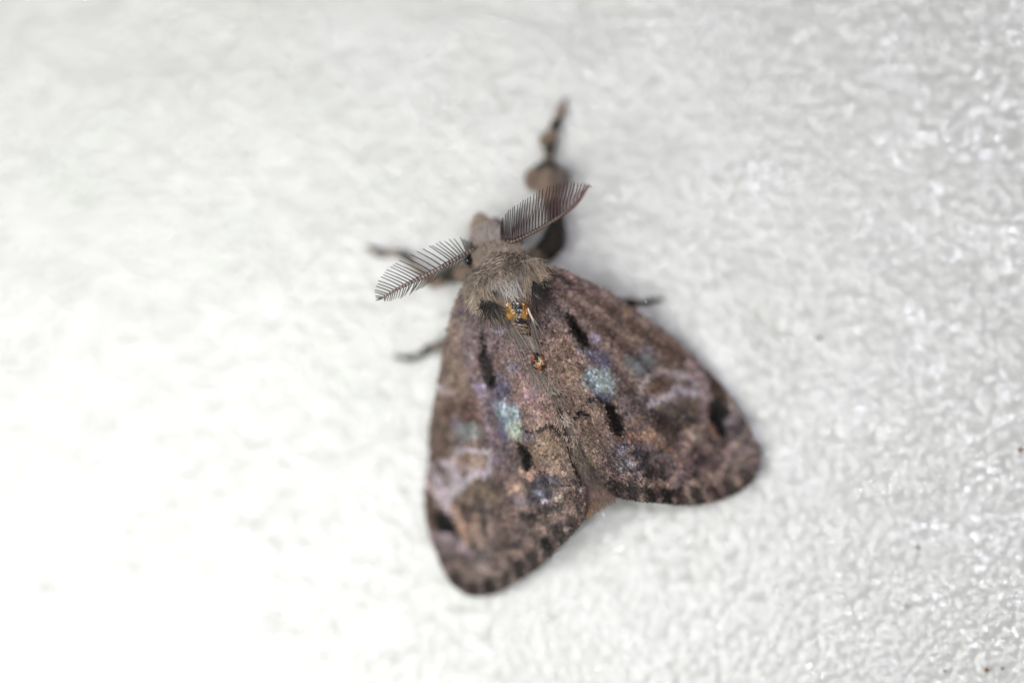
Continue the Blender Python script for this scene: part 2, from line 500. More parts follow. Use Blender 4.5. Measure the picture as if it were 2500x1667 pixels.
# markings: blobs (x, y, rx, ry, angle deg, sRGB, softness, strength) and strokes (points, width, sRGB, softness, strength)
BL = [
    # left wing, broad tones
    (1110, 870, 60, 190, 8, (122, 104, 90), 0.8, .7), (1190, 800, 70, 90, 0, (114, 99, 104), 0.9, .6), (1143, 740, 24, 45, 0, (78, 66, 76), 0.7, .8),
    (1155, 905, 16, 110, -10, (116, 102, 110), 0.9, .5), (1130, 1005, 60, 42, -15, (98, 74, 66), 0.7, .8), (1075, 1080, 24, 60, 0, (102, 84, 70), 0.8, .7),
    (1260, 910, 62, 95, -20, (124, 102, 100), 0.8, .75), (1255, 860, 42, 60, -20, (112, 96, 98), 0.7, .5), (1310, 985, 40, 70, -20, (146, 118, 112), 0.8, .7), (1345, 1095, 40, 55, -20, (140, 118, 98), 0.7, .8),
    (1240, 1130, 30, 100, -10, (100, 84, 86), 0.9, .5), (1215, 1060, 25, 80, -8, (112, 98, 112), 0.8, .55), (1150, 1370, 95, 55, 25, (100, 91, 88), 0.8, .8), (1290, 1300, 120, 50, -35, (96, 82, 78), 0.8, .7),
    (1270, 1230, 40, 40, 0, (108, 88, 82), 0.8, .6), (1170, 1200, 45, 35, 0, (108, 92, 72), 0.8, .6), (1260, 1180, 24, 18, 0, (150, 122, 106), 0.8, .6),
    (1140, 1126, 46, 22, 0, (146, 124, 110), 0.6, .85), (1395, 1230, 20, 40, -10, (118, 96, 84), 0.8, .6),
    # right wing, broad tones
    (1420, 720, 80, 36, 28, (130, 102, 98), 0.8, .6), (1355, 790, 40, 60, -20, (114, 100, 108), 0.9, .5), (1520, 800, 110, 45, 38, (106, 84, 74), 0.8, .75), (1640, 870, 70, 36, 42, (96, 74, 62), 0.8, .75),
    (1380, 880, 48, 80, -25, (138, 114, 100), 0.8, .7), (1430, 1010, 42, 60, -20, (124, 102, 88), 0.7, .75), (1420, 1100, 34, 60, -25, (122, 104, 88), 0.8, .6), (1510, 850, 30, 70, -25, (116, 92, 84), 0.8, .6),
    (1560, 1000, 60, 40, 0, (104, 90, 100), 0.8, .6), (1640, 1010, 70, 40, 20, (88, 74, 66), 0.8, .6), (1625, 1135, 100, 40, 10, (92, 76, 80), 0.8, .75), (1730, 1110, 70, 45, 30, (110, 88, 88), 0.8, .6),
    (1791, 1050, 34, 62, -20, (106, 94, 100), 0.6, .85), (1812, 1066, 14, 24, 0, (70, 62, 66), 0.8, .7), (1805, 1130, 36, 28, 0, (92, 84, 84), 0.8, .7), (1690, 990, 40, 30, 0, (104, 88, 74), 0.8, .5),
    # left wing marks
    (1222, 946, 24, 32, -20, (92, 94, 126), 0.9, .7), (1204, 985, 22, 26, -10, (104, 100, 126), 0.9, .55), (1240, 1012, 24, 38, -28, (146, 166, 180), 0.7, .88), (1262, 1045, 16, 26, -20, (158, 170, 150), 0.6, .8),
    (1232, 1052, 10, 34, -8, (84, 90, 124), 0.7, .7), (1175, 942, 20, 16, 0, (132, 124, 158), 0.8, .7), (1246, 1018, 5, 24, -25, (104, 116, 88), 0.7, .6),
    (1142, 1050, 32, 22, 10, (126, 138, 138), 0.6, .8), (1112, 1030, 18, 12, 0, (120, 112, 130), 0.8, .6), (1290, 1060, 18, 8, 10, (110, 110, 130), 0.7, .7),
    (1195, 856, 10, 26, 0, (116, 100, 124), 0.9, .3), (1256, 898, 14, 10, 0, (126, 130, 148), 0.8, .5), (1215, 800, 22, 14, 0, (128, 124, 146), 0.8, .5),
    (1333, 1192, 42, 40, 0, (76, 74, 88), 0.8, .8), (1331, 1220, 9, 6, 0, (160, 154, 168), 0.8, .75), (1357, 1220, 7, 6, 0, (146, 142, 156), 0.8, .8), (1320, 1200, 9, 9, 0, (120, 120, 138), 0.8, .7),
    (1343, 1166, 8, 8, 0, (130, 128, 140), 0.8, .7), (1281, 1222, 26, 12, 0, (112, 106, 124), 0.9, .6), (1165, 1216, 12, 9, 20, (62, 50, 46), 0.7, .8), (1222, 1178, 9, 14, 0, (66, 60, 58), 0.7, .8),
    (1300, 1263, 26, 8, 15, (44, 36, 34), 0.7, .9), (1310, 1285, 15, 8, -10, (150, 125, 115), 0.7, .7), (1282, 1322, 12, 9, 0, (138, 116, 108), 0.7, .7), (1248, 1345, 14, 9, 0, (146, 124, 116), 0.7, .8),
    (1222, 1372, 13, 9, 0, (142, 122, 114), 0.7, .8), (1205, 1240, 14, 14, 0, (82, 66, 62), 0.8, .6),
    (1620, 1032, 52, 26, 15, (66, 53, 50), 0.8, .7), (1200, 1240, 40, 24, -10, (74, 62, 58), 0.8, .6), (1345, 1240, 34, 20, -30, (78, 66, 62), 0.8, .6), (1590, 1060, 18, 10, 20, (158, 118, 96), 0.7, .7), (1660, 1120, 16, 10, 20, (138, 106, 92), 0.8, .6),
    (1250, 1190, 16, 10, -20, (160, 130, 112), 0.7, .8), (1240, 1270, 22, 9, -20, (128, 106, 96), 0.8, .6), (1360, 1200, 10, 22, 0, (140, 118, 100), 0.8, .6),
    (1084, 1172, 34, 30, 20, (138, 126, 134), 0.9, .5), (1085, 1330, 18, 22, -20, (120, 110, 112), 0.9, .6), (1130, 1290, 16, 40, -15, (142, 116, 98), 0.9, .6), (1648, 965, 50, 16, -12, (134, 120, 128), 0.9, .5),
    # right wing marks
    (1460, 876, 28, 22, 25, (88, 88, 118), 0.9, .65), (1426, 852, 22, 18, 20, (98, 96, 122), 0.9, .55), (1450, 930, 20, 34, -20, (148, 165, 176), 0.7, .88), (1478, 930, 18, 34, -20, (134, 152, 158), 0.7, .75),
    (1464, 935, 4, 28, -18, (104, 112, 78), 0.6, .8), (1470, 972, 16, 8, 20, (84, 96, 116), 0.7, .8), (1452, 824, 12, 10, 0, (134, 128, 156), 0.7, .7),
    (1561, 888, 36, 26, 20, (104, 112, 116), 0.7, .8), (1580, 860, 22, 14, 20, (104, 98, 118), 0.8, .6), (1608, 942, 28, 20, -10, (112, 88, 74), 0.5, .85), (1600, 952, 10, 8, 0, (76, 54, 46), 0.8, .6),
    (1655, 910, 10, 7, 0, (140, 138, 158), 0.7, .8), (1560, 950, 12, 24, 0, (112, 98, 104), 0.8, .5), (1692, 1063, 20, 10, 30, (160, 140, 128), 0.6, .8), (1672, 1048, 6, 4, 0, (150, 110, 70), 0.6, .8),
    (1536, 1114, 50, 42, 0, (78, 73, 84), 0.8, .8), (1539, 1128, 10, 8, 0, (150, 144, 158), 0.8, .7), (1517, 1145, 10, 5, 0, (134, 132, 146), 0.8, .8), (1520, 1098, 14, 12, 0, (108, 112, 130), 0.8, .6),
    (1558, 1066, 26, 10, 12, (152, 112, 88), 0.6, .85), (1628, 1092, 26, 9, 35, (140, 104, 84), 0.6, .8), (1553, 1024, 14, 9, 20, (140, 106, 84), 0.7, .7), (1512, 1064, 20, 9, 20, (140, 104, 92), 0.7, .7), (1598, 1035, 20, 9, 30, (118, 88, 72), 0.7, .6),
    (1596, 1168, 12, 12, 0, (138, 114, 106), 0.7, .7), (1650, 1174, 14, 8, 0, (134, 110, 112), 0.7, .7), (1732, 1166, 14, 9, 0, (134, 110, 108), 0.7, .7), (1722, 1106, 14, 9, 0, (136, 106, 98), 0.7, .7), (1690, 1168, 10, 8, 0, (120, 98, 96), 0.7, .7),
    (1657, 1016, 14, 6, 0, (46, 38, 38), 0.7, .8), (1690, 1018, 12, 8, -30, (44, 36, 34), 0.7, .8), (1595, 997, 20, 7, 0, (66, 54, 60), 0.8, .7), (1375, 688, 16, 8, 30, (48, 38, 40), 0.7, .9),
    (1392, 672, 18, 7, 25, (150, 108, 108), 0.6, .8), (1525, 760, 10, 8, 0, (146, 108, 70), 0.8, .6), (1512, 775, 7, 14, 20, (118, 106, 112), 0.8, .6), (1404, 760, 14, 10, 0, (150, 116, 108), 0.8, .6),
    (1372, 840, 24, 24, 0, (150, 120, 104), 0.9, .5), (1395, 920, 16, 30, 0, (160, 134, 112), 0.8, .5), (1320, 700, 12, 16, 0, (92, 78, 92), 0.8, .7),
    (1300, 960, 18, 22, 0, (150, 124, 142), 0.8, .5), (1330, 1010, 16, 16, 0, (172, 142, 122), 0.8, .5),
]
ST = [
    ([(1179, 812), (1181, 850), (1187, 890), (1200, 932)], (5, 9, 14, 15), (26, 18, 15), 0.8, .97), ([(1383, 758), (1396, 790), (1414, 820), (1428, 838)], (5, 11, 16, 12), (26, 18, 15), 0.8, .97),
    ([(1270, 1040), (1290, 1047), (1308, 1054), (1326, 1042), (1350, 1040), (1364, 1054)], (4, 4, 5, 5, 6, 4), (44, 37, 36), 0.7, .85), ([(1270, 1082), (1282, 1112), (1294, 1138)], (7, 15, 14), (18, 11, 9), 0.7, 1),
    ([(1115, 1099), (1140, 1093), (1166, 1098), (1190, 1098), (1198, 1124), (1190, 1152), (1160, 1152), (1142, 1166), (1116, 1194), (1090, 1206)], (5, 6, 5, 6, 5, 7, 7, 7, 10, 8), (162, 154, 162), 0.7, .9),
    ([(1046, 1130), (1066, 1160), (1082, 1196)], (7, 7, 6), (160, 150, 160), 0.7, .9), ([(1077, 1122), (1100, 1134), (1118, 1152), (1108, 1180)], (7, 8, 7, 5), (164, 152, 164), 0.6, .9),
    ([(1115, 1099), (1108, 1112), (1110, 1130)], (4, 4, 5), (148, 136, 146), 0.6, .8), ([(1130, 1126), (1138, 1144)], (4, 4), (150, 140, 150), 0.6, .6),
    ([(1046, 1183), (1070, 1210), (1100, 1240), (1118, 1262)], (7, 9, 8, 5), (164, 150, 158), 0.6, .9), ([(1072, 938), (1084, 950), (1106, 957)], (4, 5, 4), (146, 132, 140), 0.6, .8),
    ([(1048, 1205), (1058, 1240), (1072, 1275)], (10, 18, 20), (82, 62, 48), 0.6, .9), ([(1078, 1258), (1094, 1284), (1114, 1308)], (17, 25, 16), (12, 7, 6), 0.45, 1),
    ([(1108, 1240), (1128, 1280), (1142, 1325)], (10, 12, 8), (150, 122, 104), 0.6, .85), ([(1160, 1262), (1162, 1300), (1172, 1335)], (9, 9, 6), (140, 114, 98), 0.6, .7),
    ([(1181, 1262), (1188, 1306)], (5, 6), (28, 20, 18), 0.5, .95), ([(1152, 1316), (1164, 1344)], (4, 4), (40, 32, 30), 0.6, .9), ([(1062, 1302), (1098, 1310), (1122, 1330), (1152, 1346)], (6, 8, 8, 6), (146, 130, 138), 0.6, .85),
    ([(1274, 1146), (1288, 1164), (1308, 1142), (1324, 1144), (1346, 1150), (1376, 1152)], (5, 5, 5, 4, 4, 4), (166, 132, 116), 0.5, .9), ([(1172, 1196), (1150, 1238), (1160, 1250)], (4, 4, 4), (58, 48, 44), 0.7, .6),
    ([(1400, 1170), (1412, 1210), (1410, 1245)], (3, 4, 3), (48, 42, 40), 0.6, .8),
    ([(1436, 978), (1452, 970), (1470, 976), (1484, 990)], (5, 5, 4, 4), (44, 42, 54), 0.5, .9), ([(1400, 1020), (1410, 1009), (1432, 1011)], (5, 5, 5), (26, 22, 22), 0.5, .95),
    ([(1486, 994), (1496, 1020), (1508, 1048)], (12, 17, 16), (22, 14, 11), 0.8, .97), ([(1561, 962), (1566, 938), (1586, 914), (1612, 903), (1636, 910), (1650, 930)], (6, 5, 5, 5, 5, 4), (152, 138, 140), 0.7, .85),
    ([(1584, 988), (1606, 977), (1632, 960), (1663, 951), (1696, 960)], (7, 7, 6, 9, 7), (156, 148, 158), 0.7, .9), ([(1640, 914), (1676, 918), (1708, 942)], (5, 7, 8), (144, 130, 138), 0.6, .85),
    ([(1676, 878), (1704, 912), (1722, 944), (1718, 990), (1716, 1020)], (8, 8, 9, 10, 9), (146, 126, 130), 0.6, .85), ([(1724, 990), (1732, 1030), (1744, 1060)], (6, 7, 6), (136, 98, 76), 0.6, .8),
    ([(1738, 925), (1752, 965), (1760, 1000)], (12, 20, 20), (62, 44, 34), 0.6, .9), ([(1742, 985), (1754, 1015), (1760, 1052)], (16, 29, 15), (10, 6, 6), 0.45, 1), ([(1774, 1030), (1796, 1008)], (9, 6), (124, 112, 118), 0.6, .8),
    ([(1690, 1090), (1704, 1100)], (6, 5), (50, 38, 36), 0.7, .7), ([(1736, 1075), (1744, 1095)], (7, 5), (54, 42, 42), 0.7, .7), ([(1700, 893), (1712, 905)], (4, 4), (60, 52, 58), 0.6, .8),
    ([(1150, 720), (1128, 790), (1112, 850)], (4, 4, 3), (142, 122, 104), 0.8, .5), ([(1300, 720), (1360, 700), (1420, 716)], (4, 5, 4), (74, 58, 64), 0.8, .5), ([(1330, 664), (1390, 680), (1460, 714)], (7, 6, 5), (70, 56, 60), 0.7, .6),
    ([(1160, 900), (1166, 960), (1196, 1060), (1216, 1140)], (4, 4, 5, 5), (136, 116, 132), 0.8, .5),
]
MARG_L = [(1112, 1408), (1156, 1434), (1194, 1424), (1233, 1405), (1268, 1383), (1300, 1356), (1335, 1325), (1362, 1290), (1396, 1270)]
MARG_R = [(1500, 1184), (1540, 1192), (1580, 1198), (1620, 1204), (1655, 1206), (1698, 1205), (1740, 1197), (1780, 1184), (1818, 1158)]


def seg_field(px, py, pts, widths):
    best = np.full(len(px), 9e9)
    for (x0, y0), (x1, y1), w0, w1 in zip(pts[:-1], pts[1:], widths[:-1], widths[1:]):
        dx, dy = x1 - x0, y1 - y0
        t = np.clip(((px - x0) * dx + (py - y0) * dy) / (dx * dx + dy * dy), 0, 1)
        d = np.hypot(px - x0 - t * dx, py - y0 - t * dy) / (w0 + (w1 - w0) * t)
        best = np.minimum(best, d)
    return best


def wing_color(px, py):
    """pigment of the wing at a photo position, linear RGB"""
    jx = px + 8 * N1(px, py, 15) + 4 * N3(px, py, 6); jy = py + 8 * N2(px, py, 15) + 4 * N4(px, py, 6)
    c = np.tile(lin((108, 90, 84)), (len(px), 1))

    def mixin(w, col):
        nonlocal c
        w = np.clip(w, 0, 1)[:, None]
        c = c * (1 - w) + lin(col) * w
    m = N3(px, py, 34)
    mixin(np.clip(m, 0, 1) * 0.5, (128, 106, 100)); mixin(np.clip(-m, 0, 1) * 0.5, (84, 68, 64))
    for x, y, rx, ry, a, col, soft, st in BL:
        t = math.radians(a)
        u = ((jx - x) * math.cos(t) + (jy - y) * math.sin(t)) / rx; v = (-(jx - x) * math.sin(t) + (jy - y) * math.cos(t)) / ry
        r = np.hypot(u, v)
        mixin(np.clip((1 + soft * 0.5 - r) / soft, 0, 1) * st, col)
    rx = np.where(-(px - 1195) * AX[1] + (py - 570) * AX[0] > 0, px - WL['root'][0], px - WR['root'][0])
    ry = np.where(-(px - 1195) * AX[1] + (py - 570) * AX[0] > 0, py - WL['root'][1], py - WR['root'][1])
    ang = np.arctan2(ry, rx) * 400; rad = np.hypot(rx, ry)
    sk = N1(ang, rad * 0.10, 11) + 0.6 * N2(ang, rad * 0.12, 5)
    c = c * (1 + 0.24 * sk)[:, None]
    outer = np.clip((rad - 400) / 120, 0, 1)
    wav = N3(rad + 22 * N1(px, py, 40), ang * 0.16, 15) + 0.5 * N4(rad + 12 * N2(px, py, 22), ang * 0.3, 8)
    c = c * (1 + 0.42 * wav * outer)[:, None]
    wl = np.clip(wav - 0.45, 0, 1)[:, None] * outer[:, None] * 1.2
    c = c * (1 - wl) + lin((150, 126, 112)) * wl
    kx = px + 3.0 * N3(px, py, 8) + 1.6 * N1(px, py, 4); ky = py + 3.0 * N4(px, py, 8) + 2 * N2(px, py, 4)
    for pts, w, col, soft, st in ST:
        r = seg_field(kx, ky, pts, [x * (1.25 if sum(col) > 400 else 1.0) for x in w])
        mixin(np.clip((1 + soft * 0.5 - r) / soft, 0, 1) * st, col)
    for W, MG in ((WL, MARG_L), (WR, MARG_R)):
        for mx, my in MG:
            ux, uy = mx - W['root'][0], my - W['root'][1]; l = math.hypot(ux, uy); ux, uy = ux / l, uy / l
            r = seg_field(kx, ky, [(mx - 6 * ux, my - 6 * uy), (mx + 16 * ux, my + 16 * uy)], (13, 13))
            mixin(np.clip((1.35 - r) / 0.6, 0, 1) * (0.82 + 0.16 * math.sin(mx * 1.7)), (32, 26, 24))
            r = np.hypot(kx - mx + 34 * ux, ky - my + 34 * uy) / 12
            mixin(np.clip((1.25 - r) / 0.6, 0, 1) * 0.55, (140, 116, 106))
    # streaks that run out along the veins, and fine mottling of dark and pale scale groups
    g = c.mean(1, keepdims=True)
    c = c * np.clip(g / 0.105, 0.2, 3) ** 0.2
    g = c.mean(1, keepdims=True)
    c = (g + (c - g) * 0.86) * 0.80 * np.array([1.01, 1.0, 0.97])
    m2 = N4(px, py, 9) + 0.6 * N2(px, py, 20)
    c = c * (1 + 0.34 * m2)[:, None]
    return np.clip(c, 0.002, 1)


def build_wing(W, name_seed):
    cost = polyline(W['cost'], 60); inner = polyline(W['inner'], 60); outer = polyline(W['outer'], 48)
    t = np.linspace(0, 1, 60)[:, None, None]; s = np.linspace(0, 1, 48)[None, :, None]
    G = (1 - s) * cost[:, None] + s * inner[:, None]
    corr = outer[None] - ((1 - s) * cost[-1] + s * inner[-1])
    G = G + t ** 2.2 * corr
    px, py = G[..., 0], G[..., 1]
    Z = wing_z(px, py) - 0.004
    top = P(px, py, Z); bot = P(px, py, Z - 0.006)
    n, m = px.shape
    col = wing_color(px.ravel(), py.ravel()) * 0.55
    V = np.concatenate([top.reshape(-1, 3), bot.reshape(-1, 3)])
    i = np.arange(n - 1)[:, None] * m; j = np.arange(m - 1)[None]
    F = np.stack([i + j, i + j + 1, i + m + j + 1, i + m + j], -1).reshape(-1, 4)
    per = np.concatenate([np.arange(m), np.arange(1, n) * m + m - 1, (n - 1) * m + np.arange(m - 2, -1, -1), np.arange(n - 2, 0, -1) * m])
    q = np.roll(per, -1)
    F2 = np.stack([per, q, q + n * m, per + n * m], -1)
    w = mesh_obj('forewing', V, [F, F[:, ::-1] + n * m, F2], M_WING, moth, np.concatenate([col, col]))
    # overlapping scales
    poly = np.concatenate([cost, outer[1:], inner[::-1][1:]])
    lo, hi = poly.min(0), poly.max(0)
    N = 115000
    sx = rng.uniform(lo[0], hi[0], N); sy = rng.uniform(lo[1], hi[1], N)
    k = poly_inside(sx, sy, poly); sx, sy = sx[k], sy[k]
    build_scales(sx, sy, W['root'], w, 5.2, 3.0)
    # fringe along the outer margin: longer scales
    o = polyline(W['outer'], 900)[:, :2]
    T = np.gradient(o, axis=0); T /= np.linalg.norm(T, axis=1)[:, None]
    cen = poly.mean(0)
    nr = np.stack([-T[:, 1], T[:, 0]], 1)
    sg = np.sign(((o - cen) * nr).sum(1)); nr *= sg[:, None]
    fx = np.repeat(o[:, 0], 5) + rng.normal(0, 3, 4500) - np.repeat(nr[:, 0], 5) * rng.uniform(2, 9, 4500)
    fy = np.repeat(o[:, 1], 5) + rng.normal(0, 3, 4500) - np.repeat(nr[:, 1], 5) * rng.uniform(2, 9, 4500)
    zz = wing_z(fx, fy)
    d = px_dir(np.repeat(nr[:, 0], 5), np.repeat(nr[:, 1], 5)); d[:, 2] = -0.12
    make_hair('fringe', P(fx, fy, zz), d, 0.021 * rng.uniform(0.6, 1.2, 4500), 0.0026, wing_color(fx, fy) * rng.uniform(0.7, 1.2, (4500, 1)), w,
              basecol=0.95, tipcol=0.85, curl=0.1, flat=0.3, segs=2, wob=0.18)
    return w


def build_scales(sx, sy, root, parent, L, Wd):
    n = len(sx)
    z = wing_z(sx, sy)
    z1 = wing_z(sx + 2, sy); z2 = wing_z(sx, sy + 2)
    nrm = np.stack([-(z1 - z) * 300, (z2 - z) * 300, np.ones(n)], 1); nrm /= np.linalg.norm(nrm, axis=1)[:, None]
    dx, dy = sx - root[0], sy - root[1]
    a = np.arctan2(dy, dx) + rng.normal(0, 0.28, n)
    d = np.stack([np.cos(a), -np.sin(a), np.zeros(n)], 1)
    d = d - (d * nrm).sum(1)[:, None] * nrm; d /= np.linalg.norm(d, axis=1)[:, None]
    s = np.cross(d, nrm)
    s = s + nrm * rng.normal(0, 0.22, (n, 1))
    tilt = np.clip(rng.normal(0.22, 0.16, n), 0, 0.8)
    dd = d + nrm * tilt[:, None]
    dd /= np.linalg.norm(dd, axis=1)[:, None]
    c0 = P(sx, sy, z + rng.uniform(-0.0015, 0.001, n))
    l = (L / 300.0 * rng.uniform(0.7, 1.35, n))[:, None]; w = (Wd / 600.0 * rng.uniform(0.75, 1.3, n))[:, None]
    curve = nrm * l * 0.08
    V = np.stack([c0, c0 + dd * l * 0.45 + s * w, c0 + dd * l * 0.95 + s * w * 0.7 - curve, c0 + dd * l * 1.04 - curve, c0 + dd * l * 0.95 - s * w * 0.7 - curve, c0 + dd * l * 0.45 - s * w], 1)
    F = (np.array([[0, 1, 2, 3, 4, 5]])[None] + (np.arange(n) * 6)[:, None, None]).reshape(-1, 6)
    hx, hy = np.cos(a) * L, np.sin(a) * L
    col = wing_color(sx + hx + rng.normal(0, 2.4, n), sy + hy + rng.normal(0, 2.4, n))
    # individual scales: some painted with a pink-tan highlight, some with the gaps' dark shade
    r = rng.random(n)
    lum = col.mean(1, keepdims=True)
    bright = (r > 0.80)[:, None] & (lum > 0.05)
    dark = (r < 0.24)[:, None]
    col = np.where(bright, col * 1.28 + lin((150, 116, 104)) * 0.10, col)
    col = np.where(dark, col * 0.52, col)
    col *= rng.uniform(0.75, 1.25, (n, 1)); col *= 1 + rng.normal(0, 0.06, (n, 3))
    C = np.repeat(np.clip(col, 0.001, 0.9)[:, None], 6, 1)
    C[:, 0] *= 0.6
    o = mesh_obj('wing_scales', V.reshape(-1, 3), F, M_SCALE, parent, C.reshape(-1, 3), smooth=False)
    o['kind'] = 'stuff'
    return o


wing_a = build_wing(WL, 1)
wing_b = build_wing(WR, 2)


# hindwing sliver showing between the forewings at the tail
def build_hindwing():
    poly = np.array([(1408, 1150), (1440, 1150), (1478, 1180), (1503, 1212), (1482, 1222), (1455, 1238), (1430, 1256), (1404, 1262)], float)
    c = poly.mean(0)
    ring = np.vstack([c + (poly - c) * f for f in (1.0, 0.6, 0.2)])
    z = np.concatenate([np.full(8, 0.235), np.full(8, 0.26), np.full(8, 0.265)])
    V = np.concatenate([P(ring[:, 0], ring[:, 1], z), P(ring[:, 0], ring[:, 1], z - 0.008)])
    j = np.arange(8); k = (j + 1) % 8
    F = np.concatenate([np.stack([j, k, k + 8, j + 8], 1), np.stack([j + 8, k + 8, k + 16, j + 16], 1)])
    F3 = np.stack([j, j + 24, k + 24, k], 1)
    col = np.tile(lin((120, 96, 84)), (48, 1))
    o = mesh_obj('hindwing', V, [F, F[:, ::-1] + 24, F3, np.arange(16, 24)[None]], M_WING, moth, col)
    n = 2600
    px = rng.uniform(1400, 1505, n); py = rng.uniform(1150, 1260, n)
    k = poly_inside(px, py, poly); px, py = px[k], py[k]
    d = px_dir(np.full(len(px), 0.3) + rng.normal(0, .2, len(px)), np.full(len(px), 0.95)); d[:, 2] = 0.1
    colr = np.tile(lin((122, 100, 90)), (len(px), 1))
    yel = np.clip(1.4 - np.hypot((px - 1432) / 16, (py - 1243) / 14), 0, 1)[:, None]
    yel2 = np.clip(1.2 - np.hypot((px - 1462) / 16, (py - 1226) / 10), 0, 1)[:, None]
    pink = np.clip(1.2 - np.hypot((px - 1430) / 14, (py - 1190) / 30), 0, 1)[:, None]
    colr = colr * (1 - pink) + lin((128, 104, 104)) * pink
    colr = colr * (1 - yel * .5) + lin((160, 124, 68)) * yel * .5
    colr = colr * (1 - yel2 * .6) + lin((140, 116, 84)) * yel2 * .6
    make_hair('hindwing_fringe', P(px, py, np.full(len(px), 0.263)), d, 0.03 * rng.uniform(0.5, 1.1, len(px)), 0.0024,
              colr * rng.uniform(0.6, 1.25, (len(px), 1)), o, flat=0.4, curl=0.15, segs=2, basecol=0.7, tipcol=1.05)


build_hindwing()


# ------------------------------------------------------------------ abdomen hair between the wings, tufts, bristles
def build_abdomen_hair():
    n = 9000
    t = rng.uniform(0, 1, n) ** 0.9
    k = (45 + t * 63).astype(int)
    u = rng.uniform(-0.8, 0.8, n)
    px = SP[k, 0] - SPT[k, 1] * SP[k, 3] * u; py = SP[k, 1] + SPT[k, 0] * SP[k, 3] * u
    sel = py > 768
    px, py = px[sel], py[sel]
    p, nrm, q = surf_frame(px, py)
    d = px_dir(0.38 + rng.normal(0, 0.12, len(px)) + 0.15 * q, np.full(len(px), 0.92))
    d = d - (d * nrm).sum(1)[:, None] * nrm; d += nrm * 0.22; d /= np.linalg.norm(d, axis=1)[:, None]
    col = np.tile(lin((124, 108, 100)), (len(px), 1))
    band = np.interp(py, [768, 785, 800, 818, 830, 860, 900, 1000, 1030, 1060, 1090, 1140, 1215], [0.1, .2, .3, .9, 1, 1, .3, .35, 1, .3, .9, .2, .3])[:, None]
    brown = lin((104, 78, 44))
    top = (py < 815)[:, None]
    dk = np.where(top, brown, lin((98, 82, 76)))
    pale = np.where((py > 990)[:, None], lin((152, 138, 128)), lin((172, 158, 146)))
    col = dk * (1 - band) + pale * band
    col = col * (1 + 0.5 * N2(px, py, 9) + 0.25 * N3(px, py, 20))[:, None]
    col = col * rng.uniform(0.6, 1.25, (len(px), 1))
    make_hair('abdomen_fur', p - nrm * 0.003, d, 0.05 * rng.uniform(0.5, 1.2, len(px)), 0.0019, col, body, curl=0.15, droop=0.1, segs=3,
              basecol=0.5, tipcol=1.1, flat=0.5)


build_abdomen_hair()

# grey tufts standing between the wings
for cx, cy, c in ((1374, 1022, (172, 158, 146)), (1396, 1072, (158, 144, 130)), (1360, 975, (128, 116, 104)), (1345, 945, (158, 150, 140)), (1408, 1112, (120, 106, 92))):
    tuft('abdomen_tuft', cx, cy, 8, 9, 0.35, 0.9, 50, 0.030, c, lift=0.3, spread=0.5, zoff=0.004)
# strands running beside the abdomen
tuft('side_strand', 1247, 800, 3, 10, 0.5, 0.85, 60, 0.16, (150, 140, 128), rad=0.0014, spread=0.06, lift=0.0, zoff=0.01, curl=0.06)
tuft('side_strand', 1300, 790, 3, 12, 0.25, 0.97, 60, 0.13, (140, 128, 120), rad=0.0014, spread=0.07, lift=0.0, zoff=0.012, curl=0.06)
tuft('side_strand', 1302, 905, 6, 6, 0.55, 0.8, 160, 0.08, (150, 138, 128), rad=0.0015, spread=0.25, lift=0.1, zoff=0.004, curl=0.1)
# cream tegula tufts at the wing bases
tuft('tegula_tuft', 1168, 720, 6, 8, 0.0, 1, 420, 0.06, (184, 168, 150), lift=0.1, spread=0.22, z=0.355)
tuft('tegula_tuft', 1186, 705, 9, 8, 0.15, 1, 500, 0.06, (158, 144, 126), lift=0.1, spread=0.25, z=0.37)
tuft('tegula_tuft', 1312, 662, 7, 8, 0.35, 0.95, 420, 0.05, (182, 162, 142), lift=0.1, spread=0.3, z=0.36)
tuft('tegula_tuft', 1290, 648, 14, 8, 0.6, 0.75, 800, 0.045, (156, 142, 130), lift=0.15, spread=0.4, z=0.345)
tuft('tegula_tuft', 1290, 682, 8, 14, 0.2, 0.95, 700, 0.05, (156, 140, 122), lift=0.15, spread=0.25, z=0.375)
tuft('tegula_tuft', 1152, 692, 8, 14, -0.15, 1, 600, 0.045, (140, 126, 112), lift=0.05, spread=0.35, z=0.33)
# black bristle tufts beside the scutellum
tuft('bristle_tuft', 1178, 736, 5, 7, 0.62, 0.8, 24, 0.045, (30, 24, 22), rad=0.0022, lift=0.05, spread=0.3, z=0.385, tipcol=1.3, curl=0.12)
tuft('bristle_tuft', 1190, 742, 6, 5, 0.8, 0.62, 26, 0.10, (30, 29, 26), rad=0.0019, lift=0.05, spread=0.13, z=0.388, tipcol=1.5, curl=0.1)
tuft('bristle_tuft', 1206, 752, 8, 6, 0.5, 0.85, 110, 0.08, (136, 122, 106), rad=0.0016, lift=0.02, spread=0.3, z=0.378, curl=0.12)
tuft('bristle_tuft', 1200, 750, 8, 6, 0.45, 0.9, 28, 0.11, (30, 24, 22), rad=0.0016, lift=0.02, spread=0.35, z=0.382, curl=0.12)
tuft('bristle_tuft', 1186, 745, 5, 5, 0.0, 1, 16, 0.10, (26, 20, 18), rad=0.0014, lift=0.1, spread=0.4, z=0.39, curl=0.2)
tuft('bristle_tuft', 1305, 692, 5, 5, 0.45, 0.9, 44, 0.06, (30, 24, 24), rad=0.0022, lift=0.05, spread=0.3, z=0.385, curl=0.12)
tuft('bristle_tuft', 1303, 700, 4, 6, 0.12, 0.99, 44, 0.10, (44, 38, 34), rad=0.0018, lift=0.05, spread=0.14, z=0.385, curl=0.1)
tuft('bristle_tuft', 1308, 702, 4, 4, 0.6, 0.8, 34, 0.115, (36, 28, 28), rad=0.0014, lift=0.08, spread=0.22, z=0.39, curl=0.15)
